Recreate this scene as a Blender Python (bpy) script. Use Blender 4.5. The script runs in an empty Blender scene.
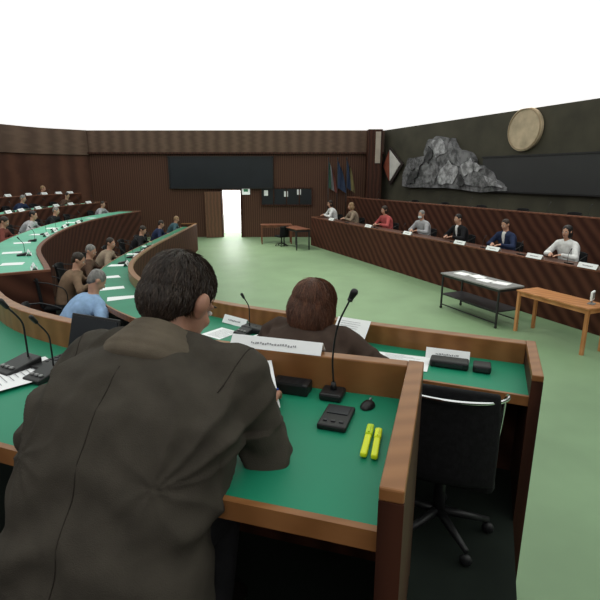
import bpy, bmesh, math, random
from mathutils import Vector, Matrix, Euler, noise
from mathutils.bvhtree import BVHTree
random.seed(7)
PI=math.pi
scene=bpy.context.scene
COL=scene.collection
# ---------------------------------------------------------------- camera numbers
F=480.0; PITCH=math.radians(14.6); CH=2.8
cp,sp_=math.cos(PITCH),math.sin(PITCH)
def ray(px,py):
    dx=(px-300)/F; dy=(300-py)/F
    return Vector((dx,cp+dy*sp_,-sp_+dy*cp))
def P(px,py,z):
    d=ray(px,py); t=(z-CH)/d.z
    return Vector((d.x*t,d.y*t,z))
def PY(px,py,Y):
    d=ray(px,py); t=Y/d.y
    return Vector((d.x*t,Y,CH+d.z*t))
def proj(v):
    x,y,z=v[0],v[1],v[2]-CH
    dep=y*cp-z*sp_; up=y*sp_+z*cp
    return 300+F*x/dep,300-F*up/dep
# ---------------------------------------------------------------- materials
def _base(name):
    m=bpy.data.materials.new(name); m.use_nodes=True
    nt=m.node_tree; b=nt.nodes['Principled BSDF']
    return m,nt,b
def mat(name,col,rough=.6,var=.15,scale=8,bump=0.0,metal=0,spec=.4,bscale=60,stretch=None):
    m,nt,b=_base(name)
    tc=nt.nodes.new('ShaderNodeTexCoord'); n=nt.nodes.new('ShaderNodeTexNoise')
    mp=nt.nodes.new('ShaderNodeMapping'); nt.links.new(tc.outputs['Object'],mp.inputs['Vector'])
    if stretch: mp.inputs['Scale'].default_value=stretch
    nt.links.new(mp.outputs['Vector'],n.inputs['Vector']); n.inputs['Scale'].default_value=scale
    n.inputs['Detail'].default_value=3
    r=nt.nodes.new('ShaderNodeValToRGB')
    r.color_ramp.elements[0].position=.3; r.color_ramp.elements[1].position=.7
    r.color_ramp.elements[0].color=tuple(c*(1-var) for c in col)+(1,)
    r.color_ramp.elements[1].color=tuple(min(1,c*(1+var)) for c in col)+(1,)
    nt.links.new(n.outputs['Fac'],r.inputs['Fac']); nt.links.new(r.outputs['Color'],b.inputs['Base Color'])
    b.inputs['Roughness'].default_value=rough; b.inputs['Metallic'].default_value=metal
    b.inputs['Specular IOR Level'].default_value=spec
    if bump:
        n2=nt.nodes.new('ShaderNodeTexNoise'); n2.inputs['Scale'].default_value=bscale
        nt.links.new(mp.outputs['Vector'],n2.inputs['Vector'])
        bp=nt.nodes.new('ShaderNodeBump'); bp.inputs['Strength'].default_value=bump; bp.inputs['Distance'].default_value=.01
        nt.links.new(n2.outputs['Fac'],bp.inputs['Height']); nt.links.new(bp.outputs['Normal'],b.inputs['Normal'])
    return m
def wood(name,c1,c2,scale=4,dist=3,rot=(0,0,0),rough=.4,spec=.4,stretch=(1,1,1),direction='X'):
    m,nt,b=_base(name)
    tc=nt.nodes.new('ShaderNodeTexCoord'); mp=nt.nodes.new('ShaderNodeMapping')
    mp.inputs['Rotation'].default_value=rot; mp.inputs['Scale'].default_value=stretch
    w=nt.nodes.new('ShaderNodeTexWave'); w.bands_direction=direction
    w.inputs['Scale'].default_value=scale; w.inputs['Distortion'].default_value=dist
    w.inputs['Detail'].default_value=3; w.inputs['Detail Scale'].default_value=1.5
    r=nt.nodes.new('ShaderNodeValToRGB')
    r.color_ramp.elements[0].color=tuple(c1)+(1,); r.color_ramp.elements[1].color=tuple(c2)+(1,)
    nt.links.new(tc.outputs['Object'],mp.inputs['Vector']); nt.links.new(mp.outputs['Vector'],w.inputs['Vector'])
    nt.links.new(w.outputs['Fac'],r.inputs['Fac']); nt.links.new(r.outputs['Color'],b.inputs['Base Color'])
    b.inputs['Roughness'].default_value=rough; b.inputs['Specular IOR Level'].default_value=spec
    return m
def emit(name,col,s):
    m,nt,b=_base(name)
    b.inputs['Base Color'].default_value=tuple(col)+(1,)
    b.inputs['Emission Color'].default_value=tuple(col)+(1,); b.inputs['Emission Strength'].default_value=s
    return m
M={}
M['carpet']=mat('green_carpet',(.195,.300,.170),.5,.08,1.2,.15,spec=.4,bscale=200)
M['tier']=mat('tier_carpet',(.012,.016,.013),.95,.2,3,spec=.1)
M['slat']=wood('slatted_wall_wood',(.054,.024,.015),(.112,.053,.034),3.2,.6,(0,0,.0),.6,spec=.2)
M['slat_diag']=wood('diagonal_panel_wood',(.040,.015,.010),(.086,.034,.021),1.5,1.2,(0,.75,.4),.75,spec=.10)
M['band']=wood('upper_band_wood',(.085,.048,.030),(.14,.085,.055),2.0,2,(0,.0,0),.6,stretch=(.3,.3,3))
M['leftwall']=wood('left_wall_wood',(.060,.024,.015),(.105,.045,.027),1.6,1.5,(0,0,.6),.6,spec=.2)
M['rightwall']=mat('right_wall_plaster',(.054,.050,.033),.8,.25,1.2,.1)
M['rail']=wood('rail_wood',(.215,.090,.030),(.275,.120,.043),.8,2,(0,0,.35),.36,stretch=(1,14,14),spec=.3)
M['darkwood']=wood('dark_wood',(.032,.011,.007),(.065,.023,.013),2,4,(0,0,.3),.5,stretch=(1,1,.5),spec=.2)
M['railred']=wood('dais_rail_wood',(.13,.052,.030),(.19,.076,.044),2,4,(0,0,1.1),.5,spec=.2)
M['orange']=wood('table_wood',(.42,.17,.06),(.55,.25,.10),2,4,(0,0,1.1),.35)
M['green']=mat('green_desk_vinyl',(.008,.215,.115),.5,.08,2,spec=.35)
M['mint']=mat('pale_green_desk_vinyl',(.11,.47,.31),.42,.08,2,spec=.5)
M['brownTop']=mat('brown_desktop',(.09,.04,.026),.4,.1,2)
M['black']=mat('black_plastic',(.010,.010,.011),.45,.2,10)
M['blackfab']=mat('black_upholstery',(.008,.008,.009),.8,.3,40,.2,spec=.2)
M['screen']=mat('screen_black',(.009,.012,.017),.35,.2,1)
M['greyscreen']=mat('grey_screen',(.026,.027,.028),.5,.1,1)
M['chrome']=mat('chrome',(.75,.76,.78),.18,.02,5,metal=1)
M['steel']=mat('dark_steel',(.05,.05,.055),.4,.1,5,metal=.7)
M['grey']=mat('grey_plastic',(.22,.22,.22),.5,.1,5)
M['paper']=mat('white_paper',(.88,.89,.90),.8,.02,5,spec=.2)
M['ink']=mat('grey_ink',(.30,.30,.32),.8,.2,40)
M['yellow']=mat('highlighter_yellow',(.75,.85,.01),.35,.04,5)
M['yellowcap']=mat('highlighter_cap',(.55,.75,.01),.35,.04,5)
M['bluepen']=mat('pen_blue',(.02,.05,.3),.35,.04,5)
M['skin']=mat('skin',(.50,.27,.185),.55,.08,20,.05)
M['skin2']=mat('skin_tanned',(.36,.18,.12),.55,.08,20,.05)
M['lip']=mat('lip_colour',(.32,.10,.085),.5,.05,20)
M['eye']=mat('eye_dark',(.03,.02,.015),.25,.1,20)
M['eyewhite']=mat('eye_white',(.7,.68,.65),.3,.03,20)
def hairm(n,c): return mat(n,c,.5,.35,30,.5,stretch=(1,1,.25),bscale=120,spec=.35)
M['h_dark']=hairm('dark_brown_hair',(.028,.018,.013)); M['h_auburn']=hairm('auburn_hair',(.090,.036,.021))
M['h_dark_l']=hairm('dark_hair_highlights',(.060,.041,.030)); M['h_auburn_l']=hairm('auburn_hair_highlights',(.17,.075,.042))
M['h_grey']=hairm('grey_hair',(.20,.19,.18)); M['h_blond']=hairm('fair_hair',(.30,.19,.10)); M['h_black']=hairm('black_hair',(.012,.010,.010))
def cloth(n,c): return mat(n,c,.9,.14,14,.25,spec=.15,bscale=350)
for n,c in dict(jacket=(.050,.043,.034),collar=(.105,.085,.062),seam=(.028,.023,.018),charcoal=(.03,.03,.033),navy=(.02,.03,.07),white=(.75,.75,.75),pink=(.42,.09,.09),
                ltgrey=(.36,.36,.38),blue=(.28,.42,.64),black=(.014,.014,.016),beige=(.30,.23,.17),brown=(.09,.052,.036),red=(.17,.05,.04),teal=(.05,.10,.12),umber=(.055,.036,.028),tan=(.20,.13,.085)).items():
    M['c_'+n]=cloth('cloth_'+n,c)
M['shoe']=mat('shoe_leather',(.012,.010,.009),.4,.1,10)
M['mask']=mat('face_mask_fabric',(.62,.70,.75),.9,.05,10)
# ---------------------------------------------------------------- mesh helpers
def NB(): return bmesh.new()
def wm(o):
    return (wm(o.parent) if o.parent else Matrix())@o.matrix_basis
def obj(name,bm,m,parent=None,world=False,bevel=0,smooth=False,kind=None):
    bmesh.ops.recalc_face_normals(bm,faces=bm.faces)
    if parent and world: bm.transform(wm(parent).inverted())
    me=bpy.data.meshes.new(name); bm.to_mesh(me); bm.free()
    return obj_me(name,me,m,parent,bevel,smooth,kind)
def obj_me(name,me,m,parent=None,bevel=0,smooth=False,kind=None):
    o=bpy.data.objects.new(name,me); COL.objects.link(o)
    me.materials.clear(); me.materials.append(m)
    if parent: o.parent=parent
    if smooth:
        for p in me.polygons: p.use_smooth=True
    if bevel:
        b=o.modifiers.new('bevel','BEVEL'); b.width=bevel; b.segments=2; b.limit_method='ANGLE'
    if kind: o['kind']=kind
    return o
def thing(name,label,cat,loc=(0,0,0),rz=0,group=None,rx=0):
    o=bpy.data.objects.new(name,None); COL.objects.link(o); o.empty_display_size=.1
    o.location=loc; o.rotation_euler=(rx,0,rz); o['label']=label; o['category']=cat
    if group: o['group']=group
    return o
def tag(o,label,cat,group=None):
    o['label']=label; o['category']=cat
    if group: o['group']=group
    return o
def dup(root,loc,rz,label=None,group=None,scale=None):
    r=root.copy(); COL.objects.link(r); r.location=loc; r.rotation_euler=(0,0,rz)
    if label: r['label']=label
    if group: r['group']=group
    if scale: r.scale=(scale,)*3
    for ch in list(root.children):
        c=ch.copy(); COL.objects.link(c); c.parent=r
        for g in ch.children:
            d=g.copy(); COL.objects.link(d); d.parent=c
    return r
def box(bm,c,s,R=None):
    mtx=Matrix.Translation(Vector(c))@((R.to_4x4()) if R else Matrix())@Matrix.Diagonal((s[0],s[1],s[2],1))
    bmesh.ops.create_cube(bm,size=1,matrix=mtx)
def ell(bm,c,r,R=None,seg=20):
    mtx=Matrix.Translation(Vector(c))@((R.to_4x4()) if R else Matrix())@Matrix.Diagonal((r[0],r[1],r[2],1))
    bmesh.ops.create_uvsphere(bm,u_segments=seg,v_segments=seg//2+2,radius=1,matrix=mtx)
def frame_for(d):
    d=d.normalized(); a=Vector((0,0,1)) if abs(d.z)<.9 else Vector((1,0,0))
    x=a.cross(d).normalized(); y=d.cross(x); return x,y
def tube(bm,pts,rad,seg=10,cap=True):
    pts=[Vector(p) for p in pts]
    if not hasattr(rad,'__len__'): rad=[rad]*len(pts)
    rings=[]; x=None
    for i,p in enumerate(pts):
        d=(pts[min(i+1,len(pts)-1)]-pts[max(i-1,0)])
        if d.length<1e-6: d=Vector((0,0,1))
        d.normalize()
        if x is None: x,_=frame_for(d)
        x=(x-d*x.dot(d)).normalized(); y=d.cross(x)
        rings.append([bm.verts.new(p+(x*math.cos(2*PI*k/seg)+y*math.sin(2*PI*k/seg))*rad[i]) for k in range(seg)])
    for a,b in zip(rings,rings[1:]):
        for k in range(seg): bm.faces.new((a[k],a[(k+1)%seg],b[(k+1)%seg],b[k]))
    if cap: bm.faces.new(rings[0][::-1]); bm.faces.new(rings[-1])
def loft(bm,st,seg=28):
    rings=[]
    for i,(c,rx,ry) in enumerate(st):
        d=(st[min(i+1,len(st)-1)][0]-st[max(i-1,0)][0]).normalized()
        x=Vector((1,0,0)); x=(x-d*x.dot(d)).normalized(); y=d.cross(x)
        rings.append([bm.verts.new(c+x*math.copysign(abs(math.cos(a))**.85,math.cos(a))*rx+y*math.copysign(abs(math.sin(a))**.85,math.sin(a))*ry) for a in [2*PI*k/seg for k in range(seg)]])
    for a,b in zip(rings,rings[1:]):
        for k in range(seg): bm.faces.new((a[k],a[(k+1)%seg],b[(k+1)%seg],b[k]))
    bm.faces.new(rings[0][::-1]); bm.faces.new(rings[-1])
def cap_(bm,A,B,ra,rb,seg=14):
    A=Vector(A);B=Vector(B); d=(B-A)
    if d.length<1e-5: ell(bm,A,(ra,)*3); return
    d.normalize(); pts=[];rad=[]
    for k in range(5):
        a=PI/2*(1-k/4); pts.append(A-d*ra*math.sin(a)); rad.append(max(ra*math.cos(a),ra*.03))
    for k in range(5):
        a=PI/2*(k/4); pts.append(B+d*rb*math.sin(a)); rad.append(max(rb*math.cos(a),rb*.03))
    tube(bm,pts,rad,seg)
def prism(bm,poly,z0,z1):
    a=[bm.verts.new((p[0],p[1],z0)) for p in poly]; b=[bm.verts.new((p[0],p[1],z1)) for p in poly]
    n=len(poly); bm.faces.new(a[::-1]); bm.faces.new(b)
    for i in range(n): bm.faces.new((a[i],a[(i+1)%n],b[(i+1)%n],b[i]))
def crom(pts,n):
    pts=[Vector(p) for p in pts]; out=[]
    for i in range(len(pts)-1):
        p0=pts[i-1] if i>0 else pts[i]*2-pts[i+1]; p1=pts[i];p2=pts[i+1]
        p3=pts[i+2] if i+2<len(pts) else pts[i+1]*2-pts[i]
        for k in range(n):
            t=k/n
            out.append(.5*((2*p1)+(p2-p0)*t+(2*p0-5*p1+4*p2-p3)*t*t+(3*p1-p0-3*p2+p3)*t**3))
    out.append(pts[-1]); return out
def normals(pts):
    ns=[]
    for i in range(len(pts)):
        d=pts[min(i+1,len(pts)-1)]-pts[max(i-1,0)]; d=Vector((d.x,d.y,0)).normalized()
        ns.append(Vector((-d.y,d.x,0)))
    return ns
def sweep(bm,pts,ns,prof):
    rings=[]
    for p,n in zip(pts,ns):
        rings.append([bm.verts.new((p.x+n.x*o,p.y+n.y*o,z)) for o,z in prof(p)])
    k=len(rings[0])
    for a,b in zip(rings,rings[1:]):
        for j in range(k): bm.faces.new((a[j],a[(j+1)%k],b[(j+1)%k],b[j]))
    bm.faces.new(rings[0][::-1]); bm.faces.new(rings[-1])
def bake(bm,voxel,smooth=4,disp=None,factor=.6):
    bmesh.ops.recalc_face_normals(bm,faces=bm.faces)
    me=bpy.data.meshes.new('tmp'); bm.to_mesh(me); bm.free()
    o=bpy.data.objects.new('tmp',me); COL.objects.link(o)
    r=o.modifiers.new('r','REMESH'); r.mode='VOXEL'; r.voxel_size=voxel
    s=o.modifiers.new('s','SMOOTH'); s.factor=factor; s.iterations=smooth
    for dd in ([disp] if disp and not isinstance(disp,list) else (disp or [])):
        t=bpy.data.textures.new('folds','CLOUDS'); t.noise_scale=dd[0]
        d=o.modifiers.new('d','DISPLACE'); d.texture=t; d.strength=dd[1]; d.mid_level=.5
    dg=bpy.context.evaluated_depsgraph_get(); dg.update()
    out=bpy.data.meshes.new_from_object(o.evaluated_get(dg))
    bpy.data.objects.remove(o); bpy.data.meshes.remove(me)
    return out
# ---------------------------------------------------------------- room shell
CEIL=4.70
bm=NB(); box(bm,(-1,8,-.05),(34,32,.1)); obj('floor',bm,M['carpet'],kind='structure')
bm=NB(); box(bm,(-1,8,CEIL+.05),(34,32,.1)); obj('ceiling',bm,emit('ceiling_added_glow',(1,1,.99),.98),kind='structure')  # unseen ceiling; its glow is added to light the room and read white
YB=22.4
door0=PY(222,190,YB); door1=PY(240,190,YB)
dx0,dx1,dz=door0.x,door1.x,2.13
XL,XR=-9.7,4.2
bm=NB()
box(bm,((XL+dx0)/2,YB+.1,1.87),(dx0-XL,.2,3.74)); box(bm,((dx1+XR)/2,YB+.1,1.87),(XR-dx1,.2,3.74))
box(bm,((dx0+dx1)/2,YB+.1,(dz+3.74)/2),(dx1-dx0,.2,3.74-dz))
wb=obj('wall_back',bm,M['slat'],kind='structure')
bm=NB(); box(bm,((XL+XR)/2,YB+.06,(3.74+CEIL)/2),(XR-XL,.3,CEIL-3.74)); obj('wall_back_upper',bm,M['band'],kind='structure')
bm=NB(); box(bm,((XL+XR)/2,YB-.1,3.74),(XR-XL,.12,.07)); obj('trim_1',bm,M['darkwood'],kind='structure')
bm=NB()
xm=(dx0+dx1)/2
box(bm,(xm,YB+1.9,1.1),(2.2,.05,2.3)); box(bm,(xm-1.1,YB+1.05,1.1),(.05,1.7,2.3)); box(bm,(xm+1.1,YB+1.05,1.1),(.05,1.7,2.3)); box(bm,(xm,YB+1.05,2.28),(2.2,1.7,.05))
obj('wall_vestibule',bm,mat('white_plaster',(.85,.85,.85),.8,.02,3),kind='structure')
L=bpy.data.lights.new('vestibule_light','AREA'); L.energy=120; L.size=1.2; lo=bpy.data.objects.new('vestibule_light',L); COL.objects.link(lo); lo.location=(xm,YB+1.0,2.2)
for i,(x,y,e) in enumerate(((-1.8,18.5,560),(.2,13.5,440),(1.6,9,340),(4.2,15.2,160),(5.8,11.2,160),(-6.5,13,160))):  # added warm spots without fixtures, brightening floor, dais side and left rows
    S_=bpy.data.lights.new('added_spot','SPOT'); S_.energy=e; S_.spot_size=1.75; S_.spot_blend=.9; S_.shadow_soft_size=.25; S_.color=(1,.92,.80)
    so=bpy.data.objects.new('added_spot',S_); COL.objects.link(so); so.location=(x,y,CEIL-.06)
bm=NB(); box(bm,(dx0-.05,YB-.03,dz/2),(.08,.12,dz)); box(bm,(dx1+.05,YB-.03,dz/2),(.08,.12,dz)); box(bm,(xm,YB-.03,dz+.04),(dx1-dx0+.18,.12,.08)); obj('trim_2',bm,M['darkwood'],kind='structure')
d=obj('door_1',(lambda b:(box(b,(.36,0,1.03),(.72,.05,2.06)),b)[1])(NB()),wood('door_wood',(.10,.045,.025),(.15,.068,.038),2,3,rough=.4),kind='structure',bevel=.006)
d.location=(dx0-.05,YB-.12,0.01); d.rotation_euler=(0,0,PI+.25)
bm=NB(); tube(bm,[(.62,-.03,1.05),(.62,-.07,1.05),(.52,-.07,1.05)],.012); obj('door_handle',bm,M['chrome'],d,smooth=True)
# left wall
lw=crom([(-9.6,22.5,0),(-11.4,20.6,0),(-12.7,16,0),(-13,9,0),(-13,-7,0)],6); ln=normals(lw)
bm=NB(); sweep(bm,lw,ln,lambda p:[(0,0),(.2,0),(.2,3.66),(0,3.66)]); obj('wall_left',bm,M['leftwall'],kind='structure')
bm=NB(); sweep(bm,lw,ln,lambda p:[(.08,3.66),(.3,3.66),(.3,CEIL),(.08,CEIL)]); obj('wall_left_upper',bm,M['band'],kind='structure')
bm=NB(); sweep(bm,lw,ln,lambda p:[(-.04,3.62),(.1,3.62),(.1,3.70),(-.04,3.70)]); obj('trim_3',bm,M['darkwood'],kind='structure')
# right wall : parallel to the dais
D0=Vector((.5,19.7,0)); U=Vector((.393,-.9195,0)).normalized(); N=Vector((.9195,.393,0)).normalized()
W0=D0+N*4.0
rw=[W0-U*1.6,W0+U*29]
bm=NB(); sweep(bm,rw,[N,N],lambda p:[(0,0),(.2,0),(.2,CEIL),(0,CEIL)]); obj('wall_right',bm,M['rightwall'],kind='structure')
bm=NB(); box(bm,(-1,-7.4,CEIL/2),(30,.2,CEIL)); obj('wall_rear',bm,M['leftwall'],kind='structure')
def onwall(px,py,off=0.0):
    d=ray(px,py); o=W0-N*off; cam=Vector((0,0,CH))
    t=(o-cam).dot(N)/d.dot(N); return cam+d*t
def wallS(px,py):
    p=onwall(px,py); return (p-W0).dot(U),p.z
# dark column by the corner
c=thing('panelled_column','tall dark wood column in the far corner beside the flags','column',(3.25,22.0,0))
bm=NB(); box(bm,(0,0,CEIL/2),(.62,.5,CEIL)); obj('shaft',bm,M['darkwood'],c,bevel=.01)
bm=NB(); box(bm,(.12,-.27,3.95),(.22,.04,1.3)); obj('light_panel',bm,mat('pale_panel',(.42,.36,.30),.6,.1,3),c)
bm=NB(); box(bm,(0,0,.08),(.72,.6,.16)); obj('plinth',bm,M['darkwood'],c)
# black projection panel on back wall
a=PY(169,157,YB);b=PY(273,188,YB)
s=thing('projection_screen','wide black screen mounted high on the slatted back wall','screen',((a.x+b.x)/2,YB-.1,b.z))
w=b.x-a.x;h=a.z-b.z
bm=NB(); box(bm,(0,0,h/2),(w,.06,h)); obj('panel',bm,M['screen'],s)
bm=NB(); box(bm,(0,-.01,h),(w+.1,.1,.06)); box(bm,(0,-.01,0),(w+.1,.1,.06)); box(bm,(-w/2,-.01,h/2),(.06,.1,h)); box(bm,(w/2,-.01,h/2),(.06,.1,h)); obj('frame',bm,M['black'],s)
# exit sign
a=PY(246,191,YB)
s=thing('exit_sign','small white lit sign just right of the open doorway','sign',(a.x,YB-.04,a.z))
bm=NB(); box(bm,(0,0,0),(.36,.06,.32)); obj('housing',bm,emit('sign_white',(.8,.85,.82),.4),s,bevel=.01)
bm=NB(); box(bm,(0,-.035,.03),(.2,.01,.12)); obj('pictogram',bm,mat('sign_green',(.05,.3,.15),.5,.05,5),s)
# dark glazed opening
a=PY(261,188,YB);b=PY(312,205,YB); w=b.x-a.x;h=a.z-b.z
bm=NB(); box(bm,((a.x+b.x)/2,YB-.03,(a.z+b.z)/2),(w,.06,h)); wd=obj('window_1',bm,M['screen'],kind='structure')
bm=NB()
for xx in (a.x,a.x+w*.25,a.x+w*.5,a.x+w*.75,b.x): box(bm,(xx,YB-.07,(a.z+b.z)/2),(.05,.06,h))
for zz in (a.z,b.z): box(bm,((a.x+b.x)/2,YB-.07,zz),(w,.06,.05))
obj('window_frame',bm,M['darkwood'],wd)
for q,(px,py) in enumerate(((266,193),(286,194),(299,192))):
    a=PY(px,py,YB-.066); bm=NB(); box(bm,(0,0,0),(.18,.01,.24)); o=obj('notice',bm,M['paper']); o.location=a
    tag(o,['white notice pinned at the left end of the dark glazed opening','white notice pinned in the middle of the dark glazed opening','white notice pinned right of centre on the dark glazed opening'][q],'notice','notices on the glazed opening')
# flags
def flag(px,label,cols,k):
    base=PY(px,197,22.0); x=base.x; zt=PY(px,157,22.0).z
    t=thing('flag',label,'flag',(x,22.0,0),group='flags by the column')
    bm=NB(); ell(bm,(0,0,.05),(.16,.16,.06)); obj('base',bm,M['black'],t,smooth=True)
    bm=NB(); tube(bm,[(0,0,.05),(0,0,zt-.1)],.018); obj('pole',bm,M['steel'],t,smooth=True)
    bm=NB(); tube(bm,[(0,0,zt-.1),(0,0,zt-.06),(0,0,zt)],[.03,.035,.004]); obj('finial',bm,M['steel'],t,smooth=True)
    n=len(cols)
    for ci,cc in enumerate(cols):
        bm=NB(); rows=[]
        for j in range(13):
            z=zt-.14-j*.098; row=[]
            for i in range(7):
                u=(ci+i/6)/n; sp=.07+.26*(j/12)**.6
                xx=.02+u*sp*1.2; yy=.06*math.sin(u*9+k+j*.25)
                row.append(bm.verts.new((xx,yy-.02,z-u*.25)))
            rows.append(row)
        for r0,r1 in zip(rows,rows[1:]):
            for i in range(6): bm.faces.new((r0[i],r0[i+1],r1[i+1],r1[i]))
        obj('cloth',bm,cc,t,smooth=True)
fm={n:mat('flag_'+n,c_,.8,.1,5) for n,c_ in dict(blue=(.025,.040,.085),white=(.20,.20,.21),red=(.13,.035,.03),green=(.03,.075,.05),yellow=(.17,.14,.06)).items()}
flag(328,'drooping flag in green white and red, leftmost by the column',[fm['green'],fm['white'],fm['red']],0)
flag(337,'drooping plain dark blue flag in the middle of three',[fm['blue']],1)
flag(346,'drooping blue and yellow flag nearest the dark column',[fm['blue'],fm['yellow']],2)
# ---------------------------------------------------------------- right wall art
def stone(name,lo,hi,sc):
    m,nt,b=_base(name)
    tc=nt.nodes.new('ShaderNodeTexCoord'); n1=nt.nodes.new('ShaderNodeTexNoise'); n1.inputs['Scale'].default_value=sc; n1.inputs['Detail'].default_value=6; n1.inputs['Roughness'].default_value=.65
    r=nt.nodes.new('ShaderNodeValToRGB'); r.color_ramp.elements[0].position=.40; r.color_ramp.elements[1].position=.60
    r.color_ramp.elements[0].color=(lo,lo,lo*1.03,1); r.color_ramp.elements[1].color=(hi,hi,hi*1.04,1)
    nt.links.new(tc.outputs['Object'],n1.inputs['Vector']); nt.links.new(n1.outputs['Fac'],r.inputs['Fac']); nt.links.new(r.outputs['Color'],b.inputs['Base Color'])
    b.inputs['Roughness'].default_value=.85
    bp=nt.nodes.new('ShaderNodeBump'); bp.inputs['Strength'].default_value=.8; bp.inputs['Distance'].default_value=.06
    nt.links.new(n1.outputs['Fac'],bp.inputs['Height']); nt.links.new(bp.outputs['Normal'],b.inputs['Normal'])
    return m
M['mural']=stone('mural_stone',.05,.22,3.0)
o=thing('wall_relief','large irregular grey stone relief on the wall above the dais','artwork',onwall(445,188))
def rel(name,pix,m,off,th,jag=1.8):
    out=[]; rnd=random.Random(len(pix)*7+int(pix[0][0]))
    for i,(x,y) in enumerate(pix):
        x2,y2=pix[(i+1)%len(pix)]
        out.append((x,y))
        if len(pix)>3:
            for f in (.33,.66): out.append((x+(x2-x)*f+rnd.uniform(-jag,jag),y+(y2-y)*f+rnd.uniform(-jag,jag)*.8))
    bm=NB(); vs=[];vb=[]
    for px,py in out:
        p=onwall(px,py,off); vs.append(bm.verts.new(p)); vb.append(bm.verts.new(p+N*th))
    bm.faces.new(vs); bm.faces.new(vb[::-1]); n=len(vs)
    for i in range(n): bm.faces.new((vs[i],vb[i],vb[(i+1)%n],vs[(i+1)%n]))
    return obj(name,bm,m,o,world=True)
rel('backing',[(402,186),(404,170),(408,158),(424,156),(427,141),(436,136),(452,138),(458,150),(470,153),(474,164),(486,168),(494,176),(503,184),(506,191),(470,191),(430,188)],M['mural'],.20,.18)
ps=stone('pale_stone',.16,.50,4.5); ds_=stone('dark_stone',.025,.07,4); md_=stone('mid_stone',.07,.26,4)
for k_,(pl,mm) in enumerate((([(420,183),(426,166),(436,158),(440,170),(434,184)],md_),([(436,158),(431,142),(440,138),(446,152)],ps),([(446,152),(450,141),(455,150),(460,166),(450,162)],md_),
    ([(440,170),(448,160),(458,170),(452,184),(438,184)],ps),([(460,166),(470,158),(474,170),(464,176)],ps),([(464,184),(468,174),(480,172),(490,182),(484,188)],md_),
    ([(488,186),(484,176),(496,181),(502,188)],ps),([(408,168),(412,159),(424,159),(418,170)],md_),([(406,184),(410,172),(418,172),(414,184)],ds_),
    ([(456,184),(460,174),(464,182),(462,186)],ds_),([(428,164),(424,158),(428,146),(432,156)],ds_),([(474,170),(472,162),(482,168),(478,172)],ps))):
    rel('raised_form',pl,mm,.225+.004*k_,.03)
o=thing('kite_ornament','angular white diamond ornament with dark edge left of the grey relief','artwork',onwall(388,180))
rel('dark_edge',[(381,166),(390,147),(403,164),(390,185)],mat('ornament_dark',(.03,.02,.018),.6,.2,4),.14,.04,0)
rel('left_half',[(383,166),(389,151),(389,181)],mat('ornament_red',(.26,.07,.04),.6,.2,4),.17,.03)
rel('right_half',[(389.5,150),(400,164),(389.5,181)],mat('ornament_white',(.62,.60,.57),.6,.1,4),.17,.03)
# grey screen
scr=thing('wall_screen','long dark grey screen on the wall behind the upper dais','screen',W0+U*8.9-N*.1+Vector((0,0,2.3)),math.atan2(U.y,U.x))
bm=NB(); box(bm,(0,0,.52),(7.6,.08,1.04)); obj('panel',bm,M['greyscreen'],scr)
bm=NB(); box(bm,(0,0,1.06),(7.7,.12,.05)); box(bm,(0,0,-.02),(7.7,.12,.05)); obj('frame',bm,M['black'],scr)
# emblem disc
sE,zE=wallS(527,129.5)
em=thing('round_emblem','round pale golden beige disc high on the wall above the screen','emblem',W0+U*sE-N*.08+Vector((0,0,zE)),math.atan2(U.y,U.x))
bm=NB(); tube(bm,[(0,-.05,0),(0,.05,0)],.62,48); obj('disc',bm,mat('emblem_beige',(.48,.39,.26),.5,.28,2.5),em)
bm=NB()
for sg in (-1,1): tube(bm,[(.58*math.cos(a*PI/20),.06*sg,.58*math.sin(a*PI/20)) for a in range(41)],.018,6)
obj('ring',bm,mat('emblem_brown',(.34,.26,.16),.5,.1,4),em)
# ---------------------------------------------------------------- desk rows
class Row: pass
def desk_row(name,label,pts,n,depth,bottom,tiers,top,railm,panm,drop=.87,lip=.13,ends=(True,True),endm=None,cat='desk',group=None,railt=.035):
    R=Row(); R.pts=crom(pts,n); R.ns=normals(R.pts); R.drop=drop; R.lip=lip; R.depth=depth
    p0=R.pts[0]
    t=thing(name,label,cat,(p0.x,p0.y,bottom),group=group); R.t=t
    bm=NB(); sweep(bm,R.pts,R.ns,lambda p:[(railt,p.z-lip-.03),(depth,p.z-lip-.03),(depth,p.z-lip),(railt,p.z-lip)]); obj('desktop',bm,top,t,world=True)
    bm=NB(); sweep(bm,R.pts,R.ns,lambda p:[(depth,p.z-lip-.05),(depth+.02,p.z-lip-.05),(depth+.02,p.z-lip+.004),(depth,p.z-lip+.004)]); obj('edge_trim',bm,railm,t,world=True)
    bm=NB(); sweep(bm,R.pts,R.ns,lambda p:[(-.005,p.z-lip-.06),(railt,p.z-lip-.06),(railt,p.z),(-railt-.005,p.z),(-railt-.005,p.z-.035),(-.005,p.z-.035)]); obj('rail',bm,railm,t,world=True,bevel=.005)
    bm=NB(); sweep(bm,R.pts,R.ns,lambda p:[(-railt,bottom),(-.006,bottom),(-.006,p.z-.036),(-railt,p.z-.036)]); obj('front_panel',bm,panm,t,world=True)
    for e,on in zip((0,-1),ends):
        if not on: continue
        p=R.pts[e]; nn=R.ns[e]; dd=Vector((nn.y,-nn.x,0))*(-1 if e==0 else 1); th=.055
        q=[p-nn*railt,p+nn*(depth+.04),p+nn*(depth+.04)+dd*th,p-nn*railt+dd*th]
        bm=NB(); prism(bm,[(v.x,v.y) for v in q],bottom,p.z-.03); obj('end_panel',bm,endm or panm,t,world=True)
        bm=NB(); prism(bm,[(v.x,v.y) for v in q],p.z-.03,p.z+.004); obj('end_cap',bm,railm,t,world=True,bevel=.005)
    if tiers:
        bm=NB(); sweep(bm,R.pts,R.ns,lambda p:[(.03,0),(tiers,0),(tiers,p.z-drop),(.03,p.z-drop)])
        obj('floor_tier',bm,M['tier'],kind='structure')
    return R
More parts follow.
